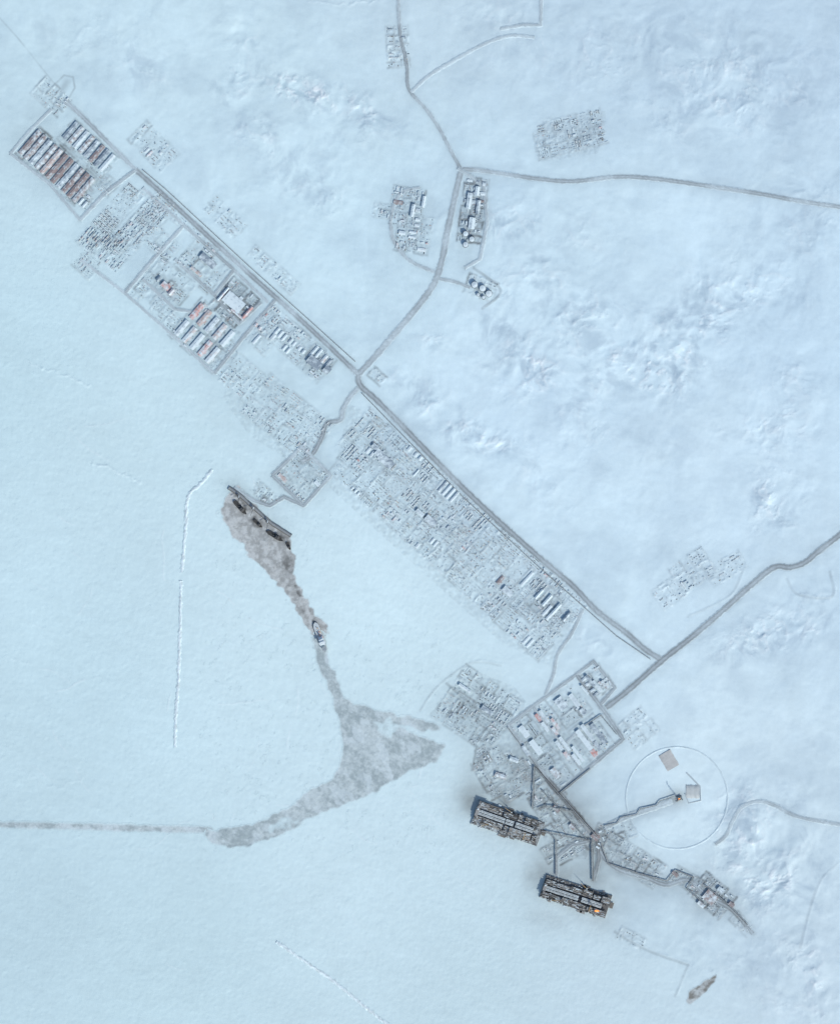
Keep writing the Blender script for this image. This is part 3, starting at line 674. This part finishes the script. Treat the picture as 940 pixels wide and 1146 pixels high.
def me_pipes(v):
    b=MB(); m=[grey,brown][v]
    for row_,nn in enumerate((7,6,5)):
        for k in range(nn): b.cyl(-7,(k-(nn-1)/2)*1.02,.8+row_*.88,.5,14,m,n=7,axis='x')
    for x in (-5,0,5): b.box(x,0,-.4,.5,8,.75,brown)
    for x in (-5,5):
        for y in (-4,4): b.box(x,y,-.4,.3,.3,3.2,dark)
    vs=[(-6.6,-2.9,2.2),(6.4,-2.9,2.2),(6.6,-1.5,3.25),(-6.7,-1.5,3.25),(-6.5,1.5,3.3),(6.6,1.5,3.3),(-6.3,2.9,2.25),(6.5,2.9,2.25)]
    b.poly(vs,[(0,1,2,3),(3,2,5,4),(4,5,7,6)],snowm)
    return b.mesh('pipe_stack')
def me_truck(v):
    b=MB(); c=[yellow,wallm[1],wallm[3]][v]
    b.box(0,0,.8,10,2.2,.4,dark); b.box(3.9,0,1.2,2.2,2.5,2.1,c,rot=0,tap=.93); b.box(4.85,0,2.0,.35,2.1,.8,glass)
    b.box(-1.4,0,1.2,7.2,2.5,1.5,grey,snowm); b.box(5.1,0,.7,.3,2.5,.6,dark)
    for x in (-4,-2.7,3.8):
        for y in (-1.35,.95): b.cyl(x,y,.55,.55,.4,black,n=10,axis='y')
    return b.mesh('truck')
ME={'warehouse':[me_warehouse(i) for i in range(5)],'shipping_container':[me_container(i) for i in range(5)],'portable_cabin':[me_cabin(i) for i in range(5)],
 'cargo_stack':[me_cargo(i) for i in range(5)],'pipe_stack':[me_pipes(i) for i in range(2)],'truck':[me_truck(i) for i in range(3)]}
ZN={'nw':'in fenced camp','ne':'beside main road','snowed':'in snowed yard','red':'in red roofed camp','blue':'in camp block','strip':'in storage yard','port':'in harbour compound','north':'in inland depot','power':'in tank depot','coast':'on coastal site','plant':'in plant compound','big':'on packed snow'}
CN={'shipping_container':['rust red','blue','white','green','orange']}
for k,x,y,th,sx,sy,sz,v,zn in PL:
    ob=bpy.data.objects.new(k,ME[k][v]); COL.objects.link(ob)
    ob.location=(WX(x),WY(y),hs(x,y)+.1); ob.rotation_euler=(0,0,-math.radians(th)); ob.scale=(sx,sy,sz)
    z=ZN[zn]
    if k=='warehouse': reg(ob,'%s warehouse with snowy roof %s'%(WN[v],z),'warehouse','warehouses '+z)
    elif k=='shipping_container': reg(ob,'%s steel shipping container %s'%(CN[k][v],z),'container','shipping containers '+z)
    elif k=='portable_cabin': reg(ob,'%s portable cabin with snowy roof %s'%(WN[[2,3,2,1,4][v]],z),'cabin','portable cabins '+z)
    elif k=='cargo_stack': reg(ob,'snow dusted stack of crated cargo %s'%z,'cargo','cargo stacks '+z)
    elif k=='pipe_stack': reg(ob,'%s pipe stack under snow %s'%(['grey','brown'][v],z),'pipes','pipe stacks '+z)
    elif k=='truck': reg(ob,'%s parked truck %s'%(['yellow','red','blue grey'][v],z),'truck','parked trucks '+z)
dusty=cmat('dusty_grey',A(160,176,186),snow=.4); rusty=cmat('dusty_rust',A(176,160,156),snow=.4)
cm_=[grey,snowm,dusty,snowm,dusty,brown,rusty,snowm,dusty,dark]
for zn,L in CLUT.items():
    b=MB()
    for x,y,th,l,w,h,mi in L:
        m=cm_[mi]; b.box(WX(x),WY(y),hs(x,y)-.5,l,w,h+.5,grey if m in(snowm,dusty) else m,m if mi not in(0,5) else (dusty if mi==0 else brown),rot=-math.radians(th),tap=.9)
    ob=bpy.data.objects.new('scattered_supplies',b.mesh('scattered_supplies')); COL.objects.link(ob)
    reg(ob,'scattered half buried supplies and equipment %s'%ZN[zn],'supplies',kind='stuff')
# ---------------------------------------------------------------- composed things
def empty(name,px,py,th,z,label,cat,group=None):
    e=bpy.data.objects.new(name,None); e.empty_display_size=5; COL.objects.link(e)
    e.location=(WX(px),WY(py),z); e.rotation_euler=(0,0,-math.radians(th)); reg(e,label,cat,group); return e
def part(parent,name,me,loc=(0,0,0),rz_=0,label=None,sc=(1,1,1)):
    o=bpy.data.objects.new(name,me); COL.objects.link(o); o.parent=parent; o.location=loc; o.rotation_euler=(0,0,rz_); o.scale=sc
    if label: o['label']=label
    return o
def tank_parts(R,h):
    b=MB(); b.cyl(0,0,-1,R,h+1,wallm[3],n=40)
    for k in range(3): b.cyl(0,0,h*(.25+.25*k),R+.15,.3,grey,n=40)
    sh=b.mesh('tank_shell')
    b=MB(); b.cyl(0,0,h+.02,R+.1,.5,dark,n=40); b.cyl(0,0,h+.52,R*.94,R*.12,cmat('tank_roof',A(176,194,204),snow=.6),n=40,r2=R*.25)
    b.cyl(0,0,h+R*.12+.5,R*.06,1.2,grey,n=10); rf=b.mesh('tank_roof')
    b=MB()
    for i in range(22):
        a=i/22*2.4; b.box((R+.8)*math.cos(a),(R+.8)*math.sin(a),h*i/22,1.3,.9,.25,dark,rot=a)
    st=b.mesh('stair')
    b=MB()
    for i in range(36):
        a=2*math.pi*i/36; p=(R*math.cos(a),R*math.sin(a)); q=(R*math.cos(a+2*math.pi/36),R*math.sin(a+2*math.pi/36))
        b.beam((*p,h+1.4),(*q,h+1.4),.18,dark); b.beam((*p,h+.4),(*p,h+1.4),.15,dark)
    rl=b.mesh('railing'); return sh,rf,st,rl
for R,h,pos in [(12.5,11,[(521,262),(521,274),(528,268)]),(15,12,[(531,319),(540,323),(547,329)]),(8,9,[(535,330),(541,333)])]:
    P=tank_parts(R,h)
    for x,y in pos:
        e=empty('storage_tank',x,y,random.uniform(0,360),hs(x,y),'round steel storage tank with snowy cone roof','storage tank','storage tanks in the fuel depot')
        for nme,me in zip(('shell','roof','stair','railing'),P): part(e,nme,me)
def pipe_rack(pts,label,w=5,h=5,npipe=4,dk=False):
    P=lin_res(pts,4); b=MB(); mats=[grey,dark,brown,snowm] if not dk else [dark,black,snowm,dark,brown,black]
    W3=[Vector((WX(x),WY(y),hs(x,y))) for x,y in P]
    for i in range(len(W3)-1):
        p,q=W3[i],W3[i+1]; d=(q-p); d.z=0
        if d.length<.1: continue
        d.normalize(); nrm=Vector((-d.y,d.x,0))
        for sd in (-1,1): b.beam(p+nrm*sd*w/2-Vector((0,0,1)),p+nrm*sd*w/2+Vector((0,0,h)),.6,dark)
        b.beam(p+nrm*w/2+Vector((0,0,h)),p-nrm*w/2+Vector((0,0,h)),.7,dark)
        for k in range(npipe):
            o=nrm*((k-(npipe-1)/2)*w/npipe)+Vector((0,0,h+.7)); b.beam(p+o,q+o,.75 if not dk else .95,mats[k%len(mats)])
    ob=bpy.data.objects.new('pipe_rack',b.mesh('pipe_rack')); COL.objects.link(ob); reg(ob,label,'pipe rack'); return ob
pipe_rack([(405,440),(518,556),(598,630),(645,672),(690,712),(728,738)],'grey elevated pipe rack running along the main road',w=4,h=3)
pipe_rack([(160,190),(186,212),(278,297),(346,358),(398,405)],'grey elevated pipe rack beside the camp road',w=4,h=3)
pipe_rack([(676,924),(690,921),(694,915),(712,911),(716,905),(734,901),(738,896),(756,890)],'grey elevated pipe rack stepping toward the flare',5,5,4)
pipe_rack([(598,858),(668,936)],'dark elevated pipe rack on the jetty causeway',9,8,6,True)
pipe_rack([(606,884),(658,941)],'dark elevated pipe rack beside the causeway',5,7,4,True)
pipe_rack([(606,930),(660,941)],'dark trestle joining platform and causeway',6,9,5,True)
pipe_rack([(640,908),(612,902),(602,906)],'dark trestle reaching the platform deck',6,9,5,True)
pipe_rack([(662,940),(663,986)],'dark elevated pipe rack beside platform link',8,9,6,True)
pipe_rack([(672,944),(680,966),(716,978),(746,986),(756,974),(776,982)],'dark elevated pipe rack along the shore road',5,6,5,True)
pipe_rack([(788,990),(812,1010),(836,1034)],'dark elevated pipe rack reaching the shore plant',5,6,4,True)
pipe_rack([(776,982),(768,994),(788,1012)],'dark elevated pipe rack beside shore plant',5,6,4,True)
pipe_rack([(612,930),(622,940),(622,980)],'dark elevated pipe rack between both platforms',6,9,5,True)
pipe_rack([(596,905),(598,858)],'dark elevated pipe rack from platform to shore',6,9,5,True)
pipe_rack([(568,814),(596,851),(624,889),(660,860)],'grey elevated pipe rack around plant compound',5,4,4,True)
pipe_rack([(654,812),(672,800),(690,822)],'grey elevated pipe rack inside plant compound',5,4,4)
def flame_me(s):
    m=bpy.data.materials.new('flame'); m.use_nodes=True; nt=m.node_tree; bs=nt.nodes['Principled BSDF']
    bs.inputs['Base Color'].default_value=(.8,.3,.08,1); bs.inputs['Emission Color'].default_value=(1,.34,.07,1); bs.inputs['Emission Strength'].default_value=1.0
    b=MB()
    prof=[(0,.6),(1.5,1.6),(3.5,2.1),(6,1.5),(8.5,.7),(10,.05)]
    for (z0,r0),(z1,r1) in zip(prof[:-1],prof[1:]): b.cyl(z0*.75*s,z0*.3*s,z0*s,r0*s,(z1-z0)*s,m,n=12,r2=r1*s)
    return b.mesh('flame')
def lattice(b,H_,w0):
    n=int(H_/6)
    for k in range(n):
        z=k*6; w=w0*(1-z/H_*.6); w2=w0*(1-(z+6)/H_*.6)
        for a,c in ((-1,-1),(1,-1),(1,1),(-1,1)):
            b.beam((a*w/2,c*w/2,z),(a*w2/2,c*w2/2,z+6),.5,redp if k%2 else white); b.beam((a*w/2,c*w/2,z),(-c*w2/2,a*w2/2,z+6),.3,grey)
e=empty('flare_stack',758,893,0,hs(758,893),'tall steel lattice flare stack with small flame','flare stack')
b=MB(); lattice(b,48,8); part(e,'lattice_tower',b.mesh('lattice_tower')); b=MB(); b.cyl(0,0,-1,.8,52,dark,n=12); b.cyl(0,0,51,1.2,2,brown,n=12); part(e,'flare_pipe',b.mesh('flare_pipe'))
part(e,'flame',flame_me(1.1),(0,0,53))
e=empty('knockout_drum_unit',760,893,-20,hs(760,893)+1,'dark drum and valve unit beside flare stack','equipment')
b=MB(); b.cyl(-12,6,4,3,22,dark,n=16,axis='x'); b.cyl(-12,-7,4,2.4,18,brown,n=16,axis='x'); part(e,'drum',b.mesh('drum'))
b=MB()
for x in (-9,0,8): b.box(x,6,-1,1.2,6,3,concrete); b.box(x-1,-7,-1,1,5,3,concrete)
for i in range(12): b.box(random.uniform(-22,14),random.uniform(-13,13),-1,random.uniform(2,5),random.uniform(2,4),random.uniform(2,5),random.choice([dark,grey,brown]))
part(e,'skid',b.mesh('skid'))
# ---- offshore plant platforms
light_roof=cmat('pale_roof',A(158,170,174),snow=.34); modm=[cmat('module_brown',A(110,110,106)),cmat('module_grey',A(134,138,139)),cmat('module_dark',A(82,84,84)),cmat('module_tan',A(150,152,148))]
deckm=cmat('deck_plate',A(100,104,106),snow=.26,sc=.05)
def module_me(w,d,h,seed):
    r=random.Random(seed); b=MB(); fl=max(2,int(h/7)); topm=r.choice([modm[1],modm[0],modm[2],modm[3],modm[0]])
    for i in range(5):
        for j in range(3): b.beam(((i/4-.5)*w,(j/2-.5)*d,0),((i/4-.5)*w,(j/2-.5)*d,h),1.0,modm[0])
    for k in range(1,fl+1):
        z=h*k/fl; b.box(0,0,z-.6,w,d,.5,modm[2],topm)
        for i in range(5 if k<fl else 22):
            x=r.uniform(-.45,.45)*w;y=r.uniform(-.45,.45)*d
            t=r.random()
            if t<.55: b.box(x,y,z,r.uniform(4,16),r.uniform(1,3.5),r.uniform(1,4),r.choice(modm),r.choice([light_roof,modm[3],snowm,modm[1],modm[2]]))
            elif t<.7: b.cyl(x,y,z,r.uniform(.8,2.0),r.uniform(2,6),r.choice([white,modm[1]]),n=12)
            else: b.cyl(max(-w/2,x-5),y,z+1.6,1.0,min(16,w*.5),r.choice([white,modm[3]]),n=10,axis='x')
    for j in range(7):
        y=(j/6-.5)*d*.9; b.beam((-w/2,y,h+1.2),(w/2,y,h+1.2),.7,r.choice([white,modm[3],modm[0],modm[2]]))
    return b.mesh('process_module')
def crane_me():
    b=MB(); b.cyl(0,0,0,2,16,yellow,n=12); b.box(0,0,16,5,5,4,white); b.beam((2,0,18),(36,0,28),1.4,yellow); b.beam((0,0,20),(0,0,28),.8,yellow); b.beam((0,0,28),(34,0,28),.3,dark)
    return b.mesh('pedestal_crane')
def platform(cx,cy,th,L,W,label,seed,flare,rows3):
    r=random.Random(seed); e=empty('gas_plant_platform',cx,cy,th,0,label,'offshore platform','gas plant platforms at the ice edge')
    Z=6.1
    b=MB(); b.box(0,0,-4,L,W,10,concrete,deckm,tap=.985)
    for i in range(19): b.box((i/18-.5)*(L-6),-W/2-.9,-4,1.6,1.6,9,concrete); b.box((i/18-.5)*(L-6),W/2+.9,-4,1.6,1.6,9,concrete)
    part(e,'concrete_base',b.mesh('concrete_base'))
    sh=W*.05 if rows3 else -W*.04
    for j,sgn in enumerate((1,-1)):
        x=-L/2+6
        while x<L/2-22:
            w=min(r.uniform(24,70),L/2-5-x); dd=W*r.uniform(.18,.29); yy=sh+sgn*(W*.15+dd/2+r.uniform(0,4))
            part(e,'process_module',module_me(w-r.uniform(1,4),dd,r.uniform(7,18),r.randint(0,9999)),(x+w/2,yy,Z)); x+=w+r.choice((0,0,2,6))
    b=MB()
    segs=[(-.25,.40),(.02,.12),(.24,.26)] if rows3 else [(-.20,.48),(.24,.30)]
    for g,(gx_,gl_) in enumerate(segs):
        gx=gx_*L; gl=gl_*L
        for k in range(2):
            hh=13+(g*3)%5
            b.box(gx,sh+(-1)**k*W*.058,Z,gl,W*.09,hh,modm[0],light_roof)
            nf=int(gl/7)
            for i in range(nf): b.cyl(gx-gl*.44+i*gl*.88/max(1,nf-1),sh+(-1)**k*W*.058,Z+hh,2.2,1.0,modm[3],top=modm[1],n=14)
    for i in range(20): b.box(-8-L*.4+i*L*.8/19,sh,Z+11,.8,W*.24,1.4,modm[2])
    part(e,'cooler_bank',b.mesh('cooler_bank'))
    b=MB(); b.box(0,0,Z,14,W*.36,14,modm[3],modm[1])
    for f in range(2):
        for k in range(8): b.box(7.05,(k/7-.5)*W*.32,Z+2+f*5,.15,2.2,1.6,glass)
    b.box(0,W*.1,Z+14,6,7,3,white,snowm); part(e,'living_quarter',b.mesh('living_quarter'),(-L/2+12,sh,0))
    cm=crane_me()
    for x,y,a in ((-L*.32,-W*.46,.4),(L*.05,W*.46,2.6),(L*.3,-W*.46,1.2)): part(e,'pedestal_crane',cm,(x+r.uniform(-20,20),y,Z),a+r.uniform(-.6,.6))
    b=MB()
    for k in range(4): b.cyl(k*9,0,Z,1.6,26,[modm[3],dark][k%2],n=14,r2=1.2)
    part(e,'exhaust_stack',b.mesh('exhaust_stack'),(L*.36,sh+8,0))
    b=MB()
    for i in range(90):
        sgn=r.choice((-1,1)); b.box(r.uniform(-.48,.48)*L,sgn*W*r.uniform(.38,.49),Z-.05,r.uniform(2,8),r.uniform(2,4),r.uniform(1,5),r.choice(modm),r.choice([snowm,light_roof,modm[1],modm[2]]))
    part(e,'deck_equipment',b.mesh('deck_equipment'))
    for i in range(9):
        b=MB(); sgn=1 if i%2 else -1; x=r.uniform(-.45,.45)*L; w=r.uniform(8,24); d=r.uniform(4,10)
        b.box(0,0,3,w,d,.8,modm[2],r.choice([modm[0],modm[1],snowm]))
        for q in (-1,1): b.beam((q*w*.45,sgn*(d/2-1),3),(q*w*.45,-sgn*(d/2-.2),-2),.7,modm[2])
        part(e,'walkway',b.mesh('walkway'),(x,sgn*(W/2+d/2+1.8),0))
    b=MB(); b.box(0,0,4,16,26,.8,modm[2],modm[0]); b.beam((5,0,4),(-7,0,-3),1,modm[2]); part(e,'walkway',b.mesh('walkway'),(L/2+8.5,W*.1,0))
    if flare:
        b=MB(); lattice(b,42,7); b.cyl(0,0,0,1,45,dark,n=10)
        t=part(e,'flare_tower',b.mesh('flare_tower'),flare+(Z,)); part(t,'flame',flame_me(2.3),(0,0,45))
    return e
platform(568,921,19,316,112,'concrete gas plant platform crowded with grey process modules',5,None,True)
platform(644,1003,18,312,106,'concrete gas plant platform with burning orange flare tower',9,(100,-30),False)
# ---- ships
def hull_me(L,B,D,mat,deck,draft=1.0):
    b=MB(); n=22; rows=[]
    for i in range(n):
        t=i/(n-1); x=(t-.5)*L
        w=B/2*(min(1,(t/.12)**.5*.9+.1) if t<.12 else (1 if t<.68 else max(0.02,(1-((t-.68)/.32)**2.1))))
        rows.append((x,w,D+1.8*(max(0,t-.7)/.3)**2))
    vs=[];fs=[]
    for x,w,s in rows: vs+=[(x,-w*.8,-draft),(x,-w,s),(x,w,s),(x,w*.8,-draft)]
    for i in range(n-1):
        a=i*4; fs+=[(a,a+4,a+5,a+1),(a+2,a+6,a+7,a+3)]
    fs+=[(0,1,2,3),((n-1)*4+3,(n-1)*4+2,(n-1)*4+1,(n-1)*4)]
    b.poly(vs,fs,mat)
    vs=[];fs=[]
    for x,w,s in rows: vs+=[(x,-w*.95,s-.9),(x,w*.95,s-.9)]
    for i in range(n-1): fs.append((i*2,i*2+2,i*2+3,i*2+1))
    b.poly(vs,fs,deck); return b.mesh('hull')
def ship(cx,cy,th,L,B,D,hm,label,z=.2,big=True):
    e=empty('icebreaker_ship' if big else 'tug_boat',cx,cy,th,z,label,'ship' if big else 'boat')
    deck=cmat('ship_deck_pale',A(176,190,196)) if big else cmat('tug_deck',A(66,68,68)); k=L/112; wt=white if big else cmat('tug_house',A(96,98,98),snow=.12)
    part(e,'hull',hull_me(L,B,D,hm,deck))
    b=MB(); b.box(0,0,0,30*k,B*.8,5*k+1,wt); b.box(1*k,0,5*k+1,24*k,B*.72,4*k,wt); b.box(2*k,0,9*k+1,18*k,B*.66,3.5*k,wt,wt)
    for i in range(7):
        for sd in (-1,1): b.box((-12+4*i)*k,sd*(B*.4+.02),2.5*k,1.6*k,.1,1.4*k,glass)
    part(e,'superstructure',b.mesh('superstructure'),(14*k,0,D-.9))
    b=MB(); b.box(0,0,0,9*k,B*1.02,3.4*k,wt,wt); b.box(4.55*k,0,1.2*k,.15,B*.96,1.4*k,glass); part(e,'bridge',b.mesh('bridge'),(22*k,0,D-.9+12.5*k+1.02))
    b=MB(); b.box(0,0,0,6*k,5*k,9*k,redp if big else dark,dark,tap=.85); b.cyl(-.8*k,0,9*k,.9*k,1.5*k,dark,n=10); part(e,'funnel',b.mesh('funnel'),(-8*k,0,D+1))
    b=MB(); b.beam((0,0,0),(0,0,12*k),.7*k,wt); b.beam((0,-4*k,7*k),(0,4*k,7*k),.4*k,wt); b.box(0,0,9*k,.6*k,3.6*k,.4*k,wt); part(e,'mast',b.mesh('mast'),(17*k,0,D+12*k))
    if big:
        b=MB(); b.cyl(0,0,0,8.6*k,.6,grey,n=24)
        for i in range(24):
            a=6.283*i/24; b.box(6.4*k*math.cos(a),6.4*k*math.sin(a),.62,1.9*k,.5*k,.05,white,rot=a+1.57)
        b.cyl(0,0,-4,1,4,grey,n=8); part(e,'helideck',b.mesh('helideck'),(44*k,0,D+6))
        b=MB(); b.cyl(0,0,0,1.3,6,yellow,n=10); b.beam((0,0,6),(-16,0,9),1,yellow); part(e,'deck_crane',b.mesh('deck_crane'),(-18,B*.3,D-.8))
        b=MB(); b.cyl(-4,0,0,1.3,8,redp,n=10,axis='x'); lb=b.mesh('lifeboat')
        for sd in (-1,1): part(e,'lifeboat',lb,(4,sd*B*.42,D+5))
        b=MB()
        for i in range(5): b.box(-i*6,random.uniform(-3,3),0,4.6,3,2,[redp,wallm[3],white,yellow,grey][i])
        part(e,'deck_cargo',b.mesh('deck_cargo'),(-24,0,D-.85))
    return e
ship(358.5,713,70,140,28,8,cmat('hull_grey',A(110,120,128)),'pale icebreaker ship with white superstructure moving through brash ice',z=.6)
hb=cmat('hull_black',A(42,44,46))
ship(269,568,47,84,19,5,hb,'dark hulled supply vessel moored at the quay',z=.6,big=False)
ship(289,586,43,52,14,4,hb,'dark hulled tug moored at the quay',z=.6,big=False)
ship(308,600,32,84,19,5,hb,'dark hulled supply vessel moored among broken ice',z=.6,big=False)
ship(323,611,62,40,12,3.5,hb,'small dark tug beside the quay end',z=.6,big=False)
ribbon('quay_wall',lin_res([(256,546),(266,552),(286,570),(304,586),(326,600)],2),[(-2.4,-1,A(110,116,118)),(-2.3,3.2,A(118,124,126)),(0,3.3,A(140,150,156)),(1.8,3.2,A(84,86,86)),(1.9,-1,A(60,60,60))][::-1],'grey steel quay wall along the frozen harbour','quay',kind=None,seed=5,noise=.05)
def portal_crane(x,y,th):
    e=empty('harbour_crane',x,y,th,hs(x,y)+2,'dark portal crane standing on the quay','crane','portal cranes on the quay'); b=MB()
    for a,c in ((-1,-1),(1,-1),(1,1),(-1,1)): b.beam((a*5,c*5,0),(a*3,c*3,14),1.1,dark)
    for a,c,d,f in ((-5,-5,5,-5),(5,-5,5,5),(5,5,-5,5),(-5,5,-5,-5)): b.beam((a,c,1),(d,f,1),1,dark)
    b.box(0,0,14,8,8,1,dark); part(e,'portal',b.mesh('portal'))
    b=MB(); b.box(-1,0,15.05,10,5,5,yellow,snowm); b.box(4.6,1.8,16,1.5,1.6,2.5,glass); part(e,'cab',b.mesh('cab'))
    b=MB(); b.beam((3,0,18),(34,0,34),1.5,black); b.beam((-2,0,20),(-2,0,30),1,black); b.beam((-2,0,30),(34,0,34),.4,black); part(e,'boom',b.mesh('boom'))
for x,y,t in ((268,556,100),(284,569,110),(300,584,95)): portal_crane(x,y,t)
# ---------------------------------------------------------------- light, sky, camera
el=math.radians(34); az=math.radians(143)
sv=Vector((math.cos(el)*math.sin(az),math.cos(el)*math.cos(az),math.sin(el)))
sd=bpy.data.lights.new('sun','SUN'); sd.energy=3.2; sd.angle=math.radians(2.0); sd.color=(1,.96,.90)
so=bpy.data.objects.new('sun',sd); so.rotation_euler=sv.to_track_quat('Z','Y').to_euler(); so.location=(0,0,3000); COL.objects.link(so)
w=bpy.data.worlds.new('World'); scene.world=w; w.use_nodes=True; nt=w.node_tree
sky=nt.nodes.new('ShaderNodeTexSky'); sky.sky_type='NISHITA'; sky.sun_disc=False; sky.sun_elevation=el; sky.sun_rotation=az
bg=nt.nodes['Background']; bg.inputs[1].default_value=.15; nt.links.new(sky.outputs[0],bg.inputs[0])
cd=bpy.data.cameras.new('camera'); cam=bpy.data.objects.new('camera',cd); COL.objects.link(cam)
cam.location=(0,0,16000); cd.sensor_fit='VERTICAL'; cd.angle=2*math.atan(1146*S/2/16000); cd.clip_start=100; cd.clip_end=60000
scene.camera=cam
scene.view_settings.view_transform='Standard'; scene.view_settings.look='None'; scene.view_settings.exposure=0
print('PLACED',len(PL),quota)
